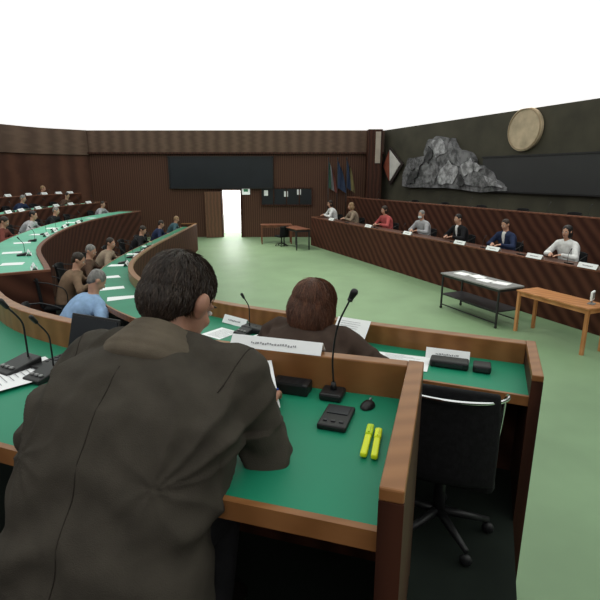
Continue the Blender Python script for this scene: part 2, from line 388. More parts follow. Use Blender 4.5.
def row_px(R,px,off=0.0,ymin=.5,ymax=99):
    best=None
    for i in range(len(R.pts)-1):
        for k in range(8):
            t=k/8; p=R.pts[i].lerp(R.pts[i+1],t); nn=R.ns[i].lerp(R.ns[i+1],t).normalized()
            q=p+nn*off
            if q.y<ymin or q.y>ymax: continue
            e=abs(proj(q)[0]-px)
            if best is None or e<best[0]: best=(e,q,nn,p.z)
    return best[1:]
def row_y(R,y,off=0.0):
    best=None
    for i in range(len(R.pts)-1):
        for k in range(8):
            t=k/8; p=R.pts[i].lerp(R.pts[i+1],t); nn=R.ns[i].lerp(R.ns[i+1],t).normalized()
            e=abs(p.y-y)
            if best is None or e<best[0]: best=(e,p+nn*off,nn,p.z)
    return best[1:]
def face(nn): f=-nn; return math.atan2(-f.x,f.y)
front=desk_row('curved_desk','long curved green topped front desk row in front of the brown haired woman',
  [(1.375,2.76,1.815),(.50,3.13,1.82),(-.73,4.0,1.75),(-1.85,5.5,1.6),(-2.7,7.6,1.45),(-3.2,10.3,1.32),(-3.6,14,1.16),(-3.97,18.4,1.02)],6,.50,0,1.75,M['green'],M['rail'],M['slat_diag'],endm=M['darkwood'])
near=desk_row('curved_desk','nearest curved desk with orange wood rail where the man in the jacket writes',
  [(.385,1.60,2.15),(-.41,1.85,2.15),(-1.11,2.17,2.14),(-1.71,2.65,2.13),(-2.5,3.7,2.12)],6,.70,.9,None,M['green'],M['rail'],M['darkwood'],drop=.87,railt=.025)
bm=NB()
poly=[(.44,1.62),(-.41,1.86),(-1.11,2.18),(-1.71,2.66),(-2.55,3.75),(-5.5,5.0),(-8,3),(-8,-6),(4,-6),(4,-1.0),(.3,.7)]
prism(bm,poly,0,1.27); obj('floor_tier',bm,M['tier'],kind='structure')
second=desk_row('curved_desk','pale green curved desk row in second tier on the left',
  [(-3.46,6.47,1.55),(-4.8,8.8,1.53),(-5.7,11.5,1.52),(-6.2,14,1.50),(-6.35,16.7,1.48),(-6.2,18.8,1.46)],6,.82,0,1.8,M['mint'],M['railred'],M['slat_diag'],lip=.03,drop=.78)
third=desk_row('curved_desk','dark wood curved desk row in third tier on the left',
  [(-6.9,7.5,1.80),(-7.6,11,1.80),(-8,14,1.79),(-8.1,17,1.78),(-7.8,19.6,1.76)],5,.6,0,1.5,M['mint'],M['railred'],M['slat_diag'],lip=.03,drop=.78)
fourth=desk_row('curved_desk','topmost dark wood desk row below the left wall',
  [(-8.5,8,2.12),(-9.2,12,2.12),(-9.5,15,2.12),(-9.5,18,2.10),(-9.1,20.3,2.08)],5,.5,0,1.3,M['brownTop'],M['railred'],M['slat_diag'])
def DP(s,off,z): p=D0+U*s+N*off; return Vector((p.x,p.y,z))
dais=desk_row('dais_desk','long dark wood front dais desk where seven people sit',[DP(0,0,1.16),DP(6,0,1.16),DP(15,0,1.16)],2,.6,0,1.95,M['brownTop'],M['railred'],M['slat_diag'],drop=.78,lip=.05,endm=M['darkwood'])
upper=desk_row('dais_desk','raised empty upper dais desk behind the seated people',[DP(-.6,1.95,1.9),DP(6,1.95,1.9),DP(15,1.95,1.9)],2,.55,0,1.95,M['brownTop'],M['railred'],M['slat_diag'],drop=.85,lip=.05,endm=M['darkwood'])
# ---------------------------------------------------------------- furniture
def make_armchair(label):
    t=thing('office_chair',label,'chair')
    bm=NB(); box(bm,(0,0,.42),(.46,.46,.07)); obj('seat',bm,M['blackfab'],t,bevel=.03)
    bm=NB()
    rows=[]
    for j in range(9):
        z=.43+j*.056; rr=[]
        w=.225*(1-.07*(j/8)**4)
        for i in range(9):
            u=-1+i/4; rr.append((u*w,-.25+.05*u*u-.036*j/8,z-.02*u*u*(j/8)**3))
        rows.append(rr)
    fr=[[bm.verts.new(v) for v in r] for r in rows]; bk=[[bm.verts.new((v[0],v[1]-.035,v[2])) for v in r] for r in rows]
    for g in (fr,bk):
        for a,b in zip(g,g[1:]):
            for i in range(8): bm.faces.new((a[i],a[i+1],b[i+1],b[i]))
    for a,b in ((fr[0],bk[0]),(fr[-1],bk[-1])):
        for i in range(8): bm.faces.new((a[i],a[i+1],b[i+1],b[i]))
    for c in (0,8):
        for j in range(8): bm.faces.new((fr[j][c],fr[j+1][c],bk[j+1][c],bk[j][c]))
    obj('backrest',bm,M['blackfab'],t,smooth=True,bevel=.012)
    bm=NB(); pts=[]
    pts+=[(-.235,.10,.44),(-.25,.11,.62),(-.25,.06,.72)]
    for k in range(0,13):
        a=PI+PI*k/12; pts.append((.25*math.cos(a),-.11+.24*math.sin(a),.80+.04*abs(math.sin(a))))
    pts+=[(.25,.06,.72),(.25,.11,.62),(.235,.10,.44)]
    tube(bm,crom(pts,3),.008,8); obj('arm_frame',bm,M['chrome'],t,smooth=True)
    bm=NB(); tube(bm,[(0,0,.10),(0,0,.40)],[.03,.024],12); obj('pedestal',bm,M['black'],t,smooth=True)
    for k in range(5):
        a=2*PI*k/5+.3
        bm=NB(); tube(bm,[(0,0,.12),(.25*math.cos(a),.25*math.sin(a),.075)],[.025,.014],8); lg=obj('leg',bm,M['black'],t,smooth=True)
        bm=NB(); ell(bm,(.25*math.cos(a),.25*math.sin(a),.03),(.03,.022,.03),seg=12); obj('caster',bm,M['black'],lg,smooth=True)
    return t
chair0=make_armchair('empty black chair with curved chrome arm rail behind the right desk end')
chair0.location=(.735,2.19,.950); chair0.rotation_euler=(0,0,-.36); chair0.scale=(1.07,1.0,1.10)
def chair(loc,rz,label,group=None):
    r=dup(chair0,loc,rz,label,group,.95)
    for ch in r.children:
        if ch.name.startswith('arm_frame'):
            ch.material_slots[0].link='OBJECT'; ch.material_slots[0].material=M['black']
    return r
def make_table(name,label,loc,rz,L_,W_,H_,mt,ml,leg,shelf=False,apron=.08,casters=False):
    t=thing(name,label,'table',loc,rz)
    bm=NB(); box(bm,(0,0,H_-.015),(L_,W_,.03)); obj('tabletop',bm,mt,t,bevel=.004)
    if apron:
        bm=NB()
        for sy in (-1,1): box(bm,(0,sy*(W_/2-.04),H_-.03-apron/2),(L_-.08,.02,apron))
        for sx in (-1,1): box(bm,(sx*(L_/2-.04),0,H_-.03-apron/2),(.02,W_-.08,apron))
        obj('apron',bm,ml,t)
    for sx in (-1,1):
        for sy in (-1,1):
            bm=NB(); x=sx*(L_/2-.04);y=sy*(W_/2-.04)
            box(bm,(x,y,(H_-.03)/2+(.05 if casters else 0)/2),(leg,leg,H_-.03-(.05 if casters else 0))); lg=obj('leg',bm,ml,t)
            if casters:
                bm=NB(); tube(bm,[(x-.012,y,.03),(x+.012,y,.03)],.03,12); obj('caster',bm,M['black'],lg)
    if shelf:
        bm=NB(); box(bm,(0,0,.32),(L_-.06,W_-.06,.02)); obj('shelf',bm,ml,t)
        bm=NB(); box(bm,(0,-W_/2+.03,.10),(L_-.08,.02,.02)); box(bm,(0,W_/2-.03,.10),(L_-.08,.02,.02)); obj('stretcher',bm,ml,t)
    return t
RU=math.atan2(U.y,U.x)
cartc=Vector((3.62,9.45,0))
make_table('rolling_table','dark metal rolling table with white papers in front of the dais',cartc,RU,1.65,.62,.78,M['grey'],M['steel'],.03,shelf=True,apron=.05,casters=True)
for q,(ds,dn,rr) in enumerate(((-.5,0,.1),(-.15,.08,-.2),(.2,-.05,.05),(.52,.05,.3))):
    c_=cartc+U*ds+N*dn
    bm=NB(); box(bm,(0,0,.006),(.3,.22,.012)); o=obj('paper_stack',bm,M['paper']); o.location=(c_.x,c_.y,.781); o.rotation_euler=(0,0,RU+rr)
    tag(o,['white papers at the far end of the rolling table','second paper stack from the far end of the rolling table','third paper stack from the far end of the rolling table','white papers at the near end of the rolling table'][q],'papers','papers on the rolling table')
woodc=Vector((4.46,7.95,0))
make_table('wooden_table','light orange wooden table with straight legs near the dais',woodc,RU,1.42,.52,.78,M['orange'],M['orange'],.05,apron=.07)
p=woodc+U*.52+N*.05
t=thing('display_stand','small pale grey device standing on the orange wooden table','device',(p.x,p.y,.781),RU+PI/2+.4)
bm=NB(); box(bm,(0,0,.008),(.12,.10,.016)); box(bm,(0,0,.04),(.03,.02,.06)); obj('stand',bm,M['grey'],t)
bm=NB(); box(bm,(0,0,.14),(.17,.03,.15)); obj('case',bm,M['paper'],t,bevel=.008)
bm=NB(); box(bm,(0,-.017,.14),(.13,.004,.10)); obj('display',bm,M['grey'],t)
make_table('side_table','small brown wooden table standing alone near the far doorway',(-1.0,20.3,0),.1,1.3,.6,.8,M['railred'],M['railred'],.05)
make_table('side_table','reddish wooden table nearest the end of the dais',(-.15,19.0,0),RU+PI,1.4,.6,.8,M['railred'],M['steel'],.04)
chair((-.75,19.5,0),.6,'black chair between the two small far tables')
# ---------------------------------------------------------------- microphones, name cards
def make_mic(label):
    t=thing('desk_microphone',label,'microphone')
    bm=NB(); v=[(-.055,-.075),(.055,-.075),(.055,.075),(-.055,.075)]
    a=[bm.verts.new((x,y,0)) for x,y in v]; b=[bm.verts.new((x,y,.022 if y<0 else .05)) for x,y in v]
    bm.faces.new(a[::-1]); bm.faces.new(b)
    for i in range(4): bm.faces.new((a[i],a[(i+1)%4],b[(i+1)%4],b[i]))
    base=obj('base',bm,M['black'],t,bevel=.005)
    bm=NB()
    for i in range(3): box(bm,(-.03+.03*i,-.04,.033),(.018,.014,.006))
    obj('buttons',bm,M['grey'],base)
    pts=crom([(0,.05,.04),(0,.05,.13),(.0,.045,.20),(.0,-.0,.27)],5)
    bm=NB(); tube(bm,pts,.004,8); obj('stem',bm,M['black'],t,smooth=True)
    bm=NB(); cap_(bm,(0,-.005,.275),(0,-.025,.305),.009,.011,10); obj('microphone_head',bm,M['black'],t,smooth=True)
    return t
mic0=make_mic('black gooseneck microphone on near desk at the left picture edge')
def rowmic(R,px,label,group,first=False,off=.25,sc=1.0,ymin=.5):
    q,nn,z=row_px(R,px,off,ymin)
    loc=(q.x,q.y,z-R.lip+.001)
    if first: mic0.location=loc; mic0.rotation_euler=(0,0,face(nn)); return
    dup(mic0,loc,face(nn),label,group,sc)
def make_card(label,w=.26,h=.085,d=.035):
    t=thing('name_card',label,'name card')
    bm=NB()
    a=[(-w/2,-d,0),(w/2,-d,0),(w/2,0,h),(-w/2,0,h)]; b=[(-w/2,d,0),(w/2,d,0),(w/2,0,h),(-w/2,0,h)]
    for g in (a,b): bm.faces.new([bm.verts.new(v) for v in g])
    bmesh.ops.remove_doubles(bm,verts=bm.verts,dist=1e-5)
    o=obj('card',bm,M['paper'],t); s=o.modifiers.new('s','SOLIDIFY'); s.thickness=.002
    for sgn in (-1,1):
        bm=NB(); rnd=random.Random(3); x=-w*.26
        while x<w*.26:
            l=rnd.uniform(.005,.010); zz=h*.5+rnd.uniform(-.0015,.0015); y=sgn*(d*(1-zz/h)+.003)
            box(bm,(x,y,zz),(l*.75,.0012,h*rnd.uniform(.12,.2)),Matrix.Rotation(sgn*math.atan2(d,h),3,'X')); x+=l+.002
            if rnd.random()<.12: x+=.012
        obj('lettering',bm,M['ink'],o)
    return t
card0=make_card('white folded name card on the rail before the writing man',.37,.040,.034)
rr=math.atan2(1.60-1.85,.795)
card0.location=(-.09,1.754,2.1515); card0.rotation_euler=(0,0,rr)
card1=make_card('white folded name card beside the black box right of the woman',.26,.06)
def rowcard(R,px,label,group,off=.05,sc=1,ymin=.5):
    q,nn,z=row_px(R,px,off,ymin); dup(card1,(q.x,q.y,z-(R.lip if off>.04 else 0)+.002),face(nn),label,group,sc)
q,nn,z=row_px(front,450,.12); card1.location=(q.x,q.y,z-front.lip+.002); card1.rotation_euler=(0,0,face(nn))
G='desk microphones'
rowmic(near,14,'',None,first=True,off=.3,sc=.9)
rowmic(near,42,'black gooseneck microphone on near desk beside the dark laptop',G,off=.3,sc=.85)
rowmic(front,246,'black microphone on front desk left of the woman',G)
for px in (122,130,138,144,150): rowmic(front,px,'small black microphone on the left stretch of the front desk','microphones on left front desk',ymin=6)
for px in (20,32,44,54,66,80): rowmic(second,px,'small black microphone on the pale green desk row','microphones on pale green row')
for px in (12,28,45,62,78,92): rowmic(third,px,'tiny microphone on the third desk row at left','microphones on third row')
for px in (6,22,38,50,64,76): rowmic(fourth,px,'tiny microphone on the topmost left desk row','microphones on topmost row')
for px in (350,380,410,440,470,505,545,585): rowmic(upper,px,'black microphone on the empty upper dais desk','microphones on upper dais')
rowcard(front,236,'white name card on front desk left of the woman, beyond the papers',None,off=.1)
for px in (22,34,46,54,64,78): rowcard(second,px,'small white card on the pale green desk row','cards on pale green row',off=.15,sc=1.3)
for px in (8,20,38,56,70,88): rowcard(third,px,'small white card on the third desk row at left','cards on third row',off=.0,sc=1.3)
for px in (8,28,44,58,70): rowcard(fourth,px,'small white card on the topmost left desk row','cards on topmost row',off=.0,sc=1.3)
for px in (126,134,142,152,162,174): rowcard(front,px,'small white card on the left stretch of the front desk','cards on left front desk',off=.15,sc=1.2,ymin=6)
# ---------------------------------------------------------------- people
def hand(bm,Mx,side,curl,s=1.0,seg=8):
    T=lambda v:Mx@(Vector(v)*s)
    for x in (-.028,-.01,.01,.028): cap_(bm,T((x*.7,.0,0)),T((x,.082,0)),.0135*s,.0105*s,seg)
    for i,(x,l) in enumerate(zip((-.03,-.010,.010,.028),(.068,.078,.072,.056))):
        p=Vector((x*side,.085,0)); a=0
        for k,fr in enumerate((.45,.32,.23)):
            a+=curl*(.8 if k==0 else 1.0); q=p+Vector((0,math.cos(a),-math.sin(a)))*l*fr
            cap_(bm,T(p),T(q),(.0092-.0008*k)*s,(.0084-.0008*k)*s,seg); p=q
    a=Vector((-.022*side,.018,-.004)); b_=Vector((-.052*side,.048,-.012-.01*curl)); c_=Vector((-.056*side+.012*side*curl,.082,-.02-.02*curl))
    cap_(bm,T(a),T(b_),.0135*s,.011*s,seg); cap_(bm,T(b_),T(c_),.0105*s,.0085*s,seg)
def ik(S,W,a,b,pole):
    d=W-S; L=min(d.length,(a+b)*.995); u=d.normalized()
    x=(a*a-b*b+L*L)/(2*L); h=math.sqrt(max(a*a-x*x,1e-6))
    pl=(pole-u*pole.dot(u)).normalized()
    return S+u*x+pl*h
def strands(bm,H,c,r,count,length,lift,seed,rad=.0016,wild=.22):
    rnd=random.Random(seed); c=Vector(c); crown=Vector((0,-.35,.94)).normalized()
    k=0
    while k<count:
        v=Vector((rnd.gauss(0,1),rnd.gauss(0,1),rnd.gauss(0,1))).normalized()
        if v.y>.45 and v.z<.45: continue
        if v.z<(-.75 if v.y<-.1 else -.15): continue
        k+=1
        t=(v-crown); t=(t-v*t.dot(v))
        if t.length<.1: t=Vector((rnd.gauss(0,1),rnd.gauss(0,1),0)); t=(t-v*t.dot(v))
        t.normalize(); t=(t+Vector((rnd.gauss(0,wild),rnd.gauss(0,wild),rnd.gauss(0,wild*.5)))).normalized()
        L=length*rnd.uniform(.6,1.2); pts=[];lf=lift*rnd.uniform(.2,1.2)
        for j in range(5):
            u=j/4; w=(v*math.cos(u*L)+t*math.sin(u*L)).normalized()
            e=1.0+lf*u
            pts.append(H@(c+Vector((w.x*r[0],w.y*r[1],w.z*r[2]))*e))
        tube(bm,pts,[rad,rad,rad*.9,rad*.6,rad*.15],3,cap=False)
def person(label,loc,rz,top='c_charcoal',topname='jacket',hair='h_dark',style='short',lean=.12,yaw=0,pitch=0,wl=(-.2,.42,.80),wr=(.2,.42,.80),
           skin='skin',vox=.014,sc=1.0,curl=.35,wide=.175,inner=None,collar=None,fine=False,mask=False,folds=.010,headfwd=.05,hscale=1.0,group=None,nodrop=.0,
           kx=1.0,ky=1.0,poles=None,full=1.0,neck=1.0,headup=.185,armk=1.0,ear=1.0):
    t=thing('person',label,'person',loc,rz,group); t.scale=(sc,)*3
    hip=Vector((0,0,.53)); Nb=Vector((0,lean,1.03-nodrop))
    hp=Nb+Vector((0,headfwd,headup))
    H=Matrix.Translation(hp)@Matrix.Rotation(yaw,4,'Z')@Matrix.Rotation(-pitch,4,'X')@Matrix.Scale(hscale,4)
    RH=(Matrix.Rotation(yaw,3,'Z')@Matrix.Rotation(-pitch,3,'X'))
    S=[Nb+Vector((sx*wide,.0,-.065)) for sx in (-1,1)]
    W=[Vector(wl),Vector(wr)]
    poles=poles or (Vector((-.9,-.35,-.45)),Vector((.9,-.35,-.45)))
    E=[ik(S[i],W[i],.29,.265,Vector(poles[i])) for i in (0,1)]
    def cen(u):
        c=hip.lerp(Nb,u); return c+Vector((0,-.045*math.sin(PI*max(0,min(1,u))),0))
    def tors(bm,e,hem=False):
        st=[(-.16,.165,.125),(-.05,.175,.13),(.1,.165,.122),(.3,.155,.114),(.5,.165,.118),(.68,.182,.122),(.82,.182,.112),(.92,.155,.090),(.98,.105,.070),(1.02,.06,.055)]
        if hem: st=[(-.24,.185,.15)]+[(u,a*1.02,b*1.02) for u,a,b in st]
        def k(u,kk): return kk if u<.7 else (1+(kk-1)*max(0,(1.0-u)/.3))
        loft(bm,[(cen(u) if u>=0 else hip+Vector((0,0,u*.5)),a*k(u,kx)+e,b*k(u,ky)+e*(1 if u<.95 else .4)) for u,a,b in st])
        r=.060*(.5+.5*kx)+e
        cap_(bm,S[0]+Vector((.02,0,0)),S[1]-Vector((.02,0,0)),r,r)
        for i in (0,1):
            cap_(bm,S[i]+Vector((0,0,.0)),Nb+Vector((0,-.005,.0)),r*.9,.050*neck+e*.5)
            cap_(bm,S[i]+Vector((0,-.005,-.03)),cen(.68)+Vector(((-1,1)[i]*.08*kx,0,0)),r,.10*ky)
    def arms(bm,e,full_=True):
        for i in (0,1):
            cap_(bm,S[i],E[i],(.052+e*1.2)*armk,(.041+e)*armk)
            w=W[i] if full_ else E[i].lerp(W[i],.90)
            cap_(bm,E[i],w,(.041+e)*armk,.027+(0 if full_ else e*.8))
    bm=NB(); tors(bm,0); arms(bm,0)
    nA=Nb+Vector((0,-.01,-.03)); nB=H@Vector((0,-.02,-.05))
    cap_(bm,nA,nB,.062*neck,.056*neck)
    for i,sx in enumerate((-1,1)):
        kn=Vector((sx*.13,.42,.50)); an=Vector((sx*.12,.36,.10))
        cap_(bm,Vector((sx*.09,.02,.53)),kn,.078,.055); cap_(bm,kn,an,.052,.036); cap_(bm,an+Vector((0,-.01,-.04)),an+Vector((0,.14,-.06)),.036,.028)
        d=(W[i]-E[i]).normalized(); y=Vector((d.x*.6,d.y+.35,min(d.z,0)*.5-.08)).normalized(); x=y.cross(Vector((0,0,1))).normalized(); z=x.cross(y)
        Mx=Matrix(((x.x,y.x,z.x,W[i].x),(x.y,y.y,z.y,W[i].y),(x.z,y.z,z.z,W[i].z),(0,0,0,1)))
        hand(bm,Mx,sx,curl,1.0)
    def he(c,r): ell(bm,H@Vector(c),Vector(r)*hscale,RH)
    he((0,-.012,.03),(.074,.094,.087)); he((0,.025,-.03),(.060,.066,.083)); he((0,.045,-.083),(.040,.040,.032))
    he((0,.072,.018),(.052,.02,.012)); he((0,.086,-.056),(.022,.012,.010)); he((.036,.06,-.025),(.02,.025,.02)); he((-.036,.06,-.025),(.02,.025,.02))
    cap_(bm,H@Vector((0,.088,.008)),H@Vector((0,.108,-.026)),.009,.014)
    for sx in (-1,1):
        he((sx*.080,-.008,-.008),(.010*ear,.020,.032)); he((sx*(.082+.004*ear),-.016,.002),(.012*ear,.017*ear,.023*ear))
    bdy=obj_me('body',bake(bm,vox,3),M[skin],t,smooth=True)
    for sx in (-1,1):
        bm=NB(); ell(bm,H@Vector((sx*.030,.084,.003)),(.013,.008,.0085),RH,12); e=obj('eye',bm,M['eyewhite'],bdy,smooth=True)
        bm=NB(); ell(bm,H@Vector((sx*.030,.090,.003)),(.006,.004,.006),RH,10); obj('iris',bm,M['eye'],bdy,smooth=True)
    bm=NB(); ell(bm,H@Vector((0,.096,-.056)),(.022,.005,.006),RH,12); obj('lips',bm,M['lip'],bdy,smooth=True)
    for sx in (-1,1):
        bm=NB(); ell(bm,H@Vector((sx*.030,.090,.024)),(.018,.006,.004),RH,10); obj('eyebrow',bm,M[hair],bdy,smooth=True)
    if mask:
        bm=NB(); ell(bm,H@Vector((0,.062,-.055)),(.055,.058,.045),RH); obj('face_mask',bm,M['mask'],t,smooth=True)
    # clothing
    bm=NB(); tors(bm,.02,True); arms(bm,.014,False)
    jm=bake(bm,max(vox,.008),10 if fine else 3,[(.16,folds*1.4)] if fine else (.1,folds))
    if fine:
        jm.update(); vn=[v.normal.copy() for v in jm.vertices]
        pits=[S[i]+Vector(((1,-1)[i]*.05,-.07,-.13)) for i in (0,1)]
        for v in jm.vertices:
            c=v.co.copy(); d=0
            for i,pt in enumerate(pits):
                r_=c-pt; dist=r_.length
                if dist<.40:
                    ang=math.atan2(r_.z,r_.x*(1,-1)[i])+noise.noise(c*6)*.6
                    d+=.0115*(1-abs(math.sin(ang*4.2+i))*1.6)*math.exp(-((dist-.12)/.14)**2)
            for i in (0,1):
                ax=(W[i]-S[i]).normalized(); r_=c-E[i]; dist=r_.length
                if dist<.17: d+=.009*math.sin(r_.dot(ax)*85+noise.noise(c*9)*2.5)*math.exp(-(dist/.11)**2)
            q=c-cen(.30)
            if c.y<cen(.5).y: d+=.009*math.sin((q.z*1.0+abs(q.x)*.55)*36+noise.noise(c*5)*3.5)*math.exp(-((q.z)/.20)**2)
            v.co=c+vn[v.index]*d
        jm.update()
    tp=obj_me(topname,jm,M[top],t,smooth=True)
    if collar:
        bm=NB(); ax=(nB-nA).normalized(); X=Vector((1,0,0)); Y=ax.cross(X).normalized()
        if Y.y<0: Y=-Y
        L_=(nB-nA).length
        for f,dr,rr_ in ((-.12,.066,.028),(.05,.060,.028),(.22,.048,.025),(.40,.036,.021),(.56,.027,.016),(.68,.023,.011)):
            cc=nA+ax*L_*f; pts=[]
            for k in range(-9,10):
                a=k/9*2.5; rd=.058*neck+dr
                pts.append(cc+X*rd*math.sin(a)*1.08-Y*rd*math.cos(a)-ax*.05*(1-math.cos(a))*.5)
            tube(bm,pts,[rr_*(1 if abs(k)<8 else .6) for k in range(-9,10)],10)
        obj_me('collar',bake(bm,.005,4),M[collar],tp,smooth=True)
        bvh=BVHTree.FromPolygons([v.co.copy() for v in jm.vertices],[tuple(p.vertices) for p in jm.polygons])
        pts=[]
        for k in range(24):
            u=-.15+1.02*k/23; c=cen(u) if u>=0 else hip+Vector((0,0,u*.5))
            ax2=(Nb-hip).normalized(); dr=Vector((0,ax2.z,-ax2.y))
            h=bvh.ray_cast(c-dr*.6,dr)
            if h[0] is not None: pts.append(h[0])
        bm=NB(); tube(bm,pts,.0016,6); obj('back_seam',bm,M['c_seam'],tp,smooth=True)
        for i,sx in enumerate((-1,1)):
            A=S[i]; axm=(E[i]-S[i]); axm=(Vector((sx,0,0))*.8+axm.normalized()*.35).normalized()
            x,y=frame_for(axm); pts=[]
            c=A+Vector((-sx*.005,0,.0))
            for k in range(40):
                a=2*PI*k/40; dr=x*math.cos(a)+y*math.sin(a)
                h=bvh.ray_cast(c+dr*.30,-dr)
                if h[0] is not None and (h[0]-c).length<.17 and h[0].z>c.z-.06: pts.append(h[0])
            pts.sort(key=lambda v:math.atan2(v.z-c.z,v.y-c.y))
            if len(pts)>3:
                bm=NB(); tube(bm,pts,.0016,6); obj('sleeve_seam',bm,M['c_seam'],tp,smooth=True)
    if inner:
        bm=NB(); ax=(Nb-hip).normalized()
        R_=Matrix.Rotation(-math.atan2(ax.y,ax.z),3,'X')
        ell(bm,cen(.75)+R_@Vector((0,.11,.02)),(.05,.035,.16),R_); ell(bm,Nb+Vector((0,.055,.0)),(.05,.03,.03)); obj('shirt_front',bm,M[inner],tp,smooth=True)
    bm=NB()
    for sx in (-1,1):
        kn=Vector((sx*.13,.42,.50)); an=Vector((sx*.12,.36,.12))
        cap_(bm,Vector((sx*.09,.02,.53)),kn,.09,.066); cap_(bm,kn,an,.064,.052)
    ell(bm,hip,(.17,.13,.11)); obj_me('trousers',bake(bm,.016,2),M['c_charcoal'],t,smooth=True)
    for sx in (-1,1):
        an=Vector((sx*.12,.36,.10)); bm=NB(); cap_(bm,an+Vector((0,-.02,-.052)),an+Vector((0,.16,-.062)),.044,.036); obj('shoe',bm,M['shoe'],t,smooth=True)
    # hair
    bm=NB()
    def hh(c,r): ell(bm,H@Vector(c),Vector(r)*hscale,RH)
    hh((0,-.022,.038),(.081,.096,.089)); hh((0,-.062,-.02),(.062,.045,.065))
    if style=='short':
        hh((0,-.052,.0),(.074,.062,.068)); hh((0,-.070,-.045),(.048,.026,.030))
    if style=='long':
        f=full
        hh((.055*f,-.03,-.04),(.038*f,.07*f,.095*f)); hh((-.055*f,-.03,-.04),(.038*f,.07*f,.095*f)); hh((0,-.075,-.05),(.085*f,.05*f,.095*f)); hh((0,-.03,.05),(.09*f,.1*f,.088*f))
    hm=obj_me('hair',bake(bm,.008 if not fine else .006,3,(.03,.010 if style=='long' else .006)),M[hair],t,smooth=True)
    if fine:
        for pas,(cnt,mt_) in enumerate(((1.0,hair),(.35,hair+'_l'))):
            bm=NB()
            if style=='short':
                strands(bm,H,(0,-.022,.037),(.083,.098,.091),int(4000*cnt),.42,.08,3+pas*10,.0012,.30); strands(bm,H,(0,-.056,-.003),(.077,.064,.074),int(2200*cnt),.32,.06,4+pas*10,.0012,.30)
            else:
                f=full
                strands(bm,H,(0,-.03,.045),(.092*f,.102*f,.092*f),int(4200*cnt),1.0,.10,5+pas*10,.0018,.22); strands(bm,H,(0,-.055,-.02),(.098*f,.075*f,.11*f),int(4200*cnt),.7,.14,6+pas*10,.0018,.25)
            obj('strands' if pas==0 else 'highlights',bm,M[mt_],hm)
    return t
# foreground man
NR=-.32
man=person('man in brown grey jacket bent over papers at near desk, seen from behind',(-.505,.985,1.27),NR,top='c_jacket',hair='h_dark',
  lean=.34,yaw=-.22,pitch=.58,wl=(-.22,.42,.80),wr=(.225,.575,.80),skin='skin2',vox=.0065,fine=True,wide=.245,collar='c_collar',headfwd=.110,curl=.5,hscale=1.17,folds=.014,
  kx=1.60,ky=1.25,neck=1.15,nodrop=-.020,headup=.105,armk=1.22,ear=1.25,poles=(Vector((-.45,-.85,-.1)),Vector((.55,-.8,-.75))))
chair((-.565,.785,1.272),NR,'black chair under the man in the brown grey jacket')
# woman
woman=person('woman with auburn hair and dark top reading at front desk, seen from behind',(-.03,2.34,.94),-.50,top='c_umber',topname='cardigan',hair='h_auburn',style='long',
  lean=.17,yaw=.15,pitch=.45,wl=(-.26,.50,.80),wr=(.40,.50,.80),vox=.009,fine=True,wide=.21,headfwd=.06,hscale=1.05,full=1.18,nodrop=-.035,headup=.085,kx=1.35,ky=1.2,armk=1.2)
chair((-.08,2.24,.942),-.50,'black chair under the auburn haired woman')
def seat_at(q,nn,z,R,label,chairlabel,**k):
    fl=z-R.drop+.002; turn=k.pop('turn',0)
    person(label,(q.x,q.y,fl),face(nn)+turn,**k)
    q2=q+nn*.05; chair((q2.x,q2.y,fl),face(nn),chairlabel,None)
def sit(R,y,label,chairlabel,off=None,**k):
    off=off or (R.depth+.40)
    k.setdefault('lean',random.uniform(.20,.32)); k.setdefault('pitch',random.uniform(.2,.6)); k.setdefault('yaw',random.uniform(-.5,.3)); k.setdefault('sc',.92); k.setdefault('nodrop',.06)
    q,nn,z=row_y(R,y,off); seat_at(q,nn,z,R,label,chairlabel,**k)
sit(front,5.1,'grey haired man in a light blue shirt seated left of the writing man','black chair under the man in light blue shirt',top='c_blue',topname='shirt',hair='h_grey',lean=.34,pitch=.7,kx=1.15,sc=.90,nodrop=.12)
sit(front,6.9,'dark haired person in tan jacket just beyond the blue shirted man','black chair under the person in tan at front desk',top='c_tan',hair='h_dark',sc=.88)
sit(front,8.1,'man in dark brown jacket seated between the two green desk strips','black chair under the man in dark brown jacket',top='c_brown',hair='h_grey',sc=.88)
sit(front,9.5,'dark haired person in beige seated beyond the man in brown jacket','black chair under the person in beige at left',top='c_beige',topname='sweater',hair='h_dark',sc=.88)
sit(front,12.6,'person in black seated on the far stretch of front desk','black chair under the person in black at left',top='c_black',hair='h_dark')
sit(front,15.2,'person in dark navy jacket seated on the far stretch of front desk','black chair under the person in dark navy',top='c_navy',hair='h_dark')
sit(front,17.8,'person in teal seated at the far end of front desk','black chair under the person in teal',top='c_teal',topname='sweater',hair='h_blond')
sit(second,10.9,'person in reddish jacket seated behind the pale green desk','black chair under the person in reddish jacket',top='c_red',hair='h_dark')
sit(second,8.7,'person in charcoal jacket nearest the left picture edge, pale green row','black chair under the person in charcoal, pale green row',top='c_charcoal',hair='h_black')
sit(second,12.7,'person in pale shirt seated beyond the reddish jacket, pale green row','black chair under the person in pale shirt, pale green row',top='c_ltgrey',topname='shirt',hair='h_black')
sit(second,14.4,'grey haired person in black, middle of pale green row','black chair in the middle of pale green row, occupied',top='c_black',hair='h_grey')
sit(second,17.9,'person in light grey seated at the far end of pale green row','black chair under the person in light grey at left',top='c_ltgrey',topname='shirt',hair='h_dark')
sit(third,13.2,'person in white seated in third row near left picture edge','black chair under the person in white, third row',top='c_white',topname='shirt',hair='h_dark')
sit(third,15.6,'person in navy jacket seated in third row on the left','black chair under the person in navy, third row',top='c_navy',hair='h_grey')
sit(third,18.2,'person in brown seated at the far end of third row','black chair under the person in brown, third row',top='c_brown',hair='h_dark')
sit(fourth,16.2,'person in black jacket seated in the topmost left row','black chair under the person in black, topmost row',top='c_black',hair='h_dark',off=.85)
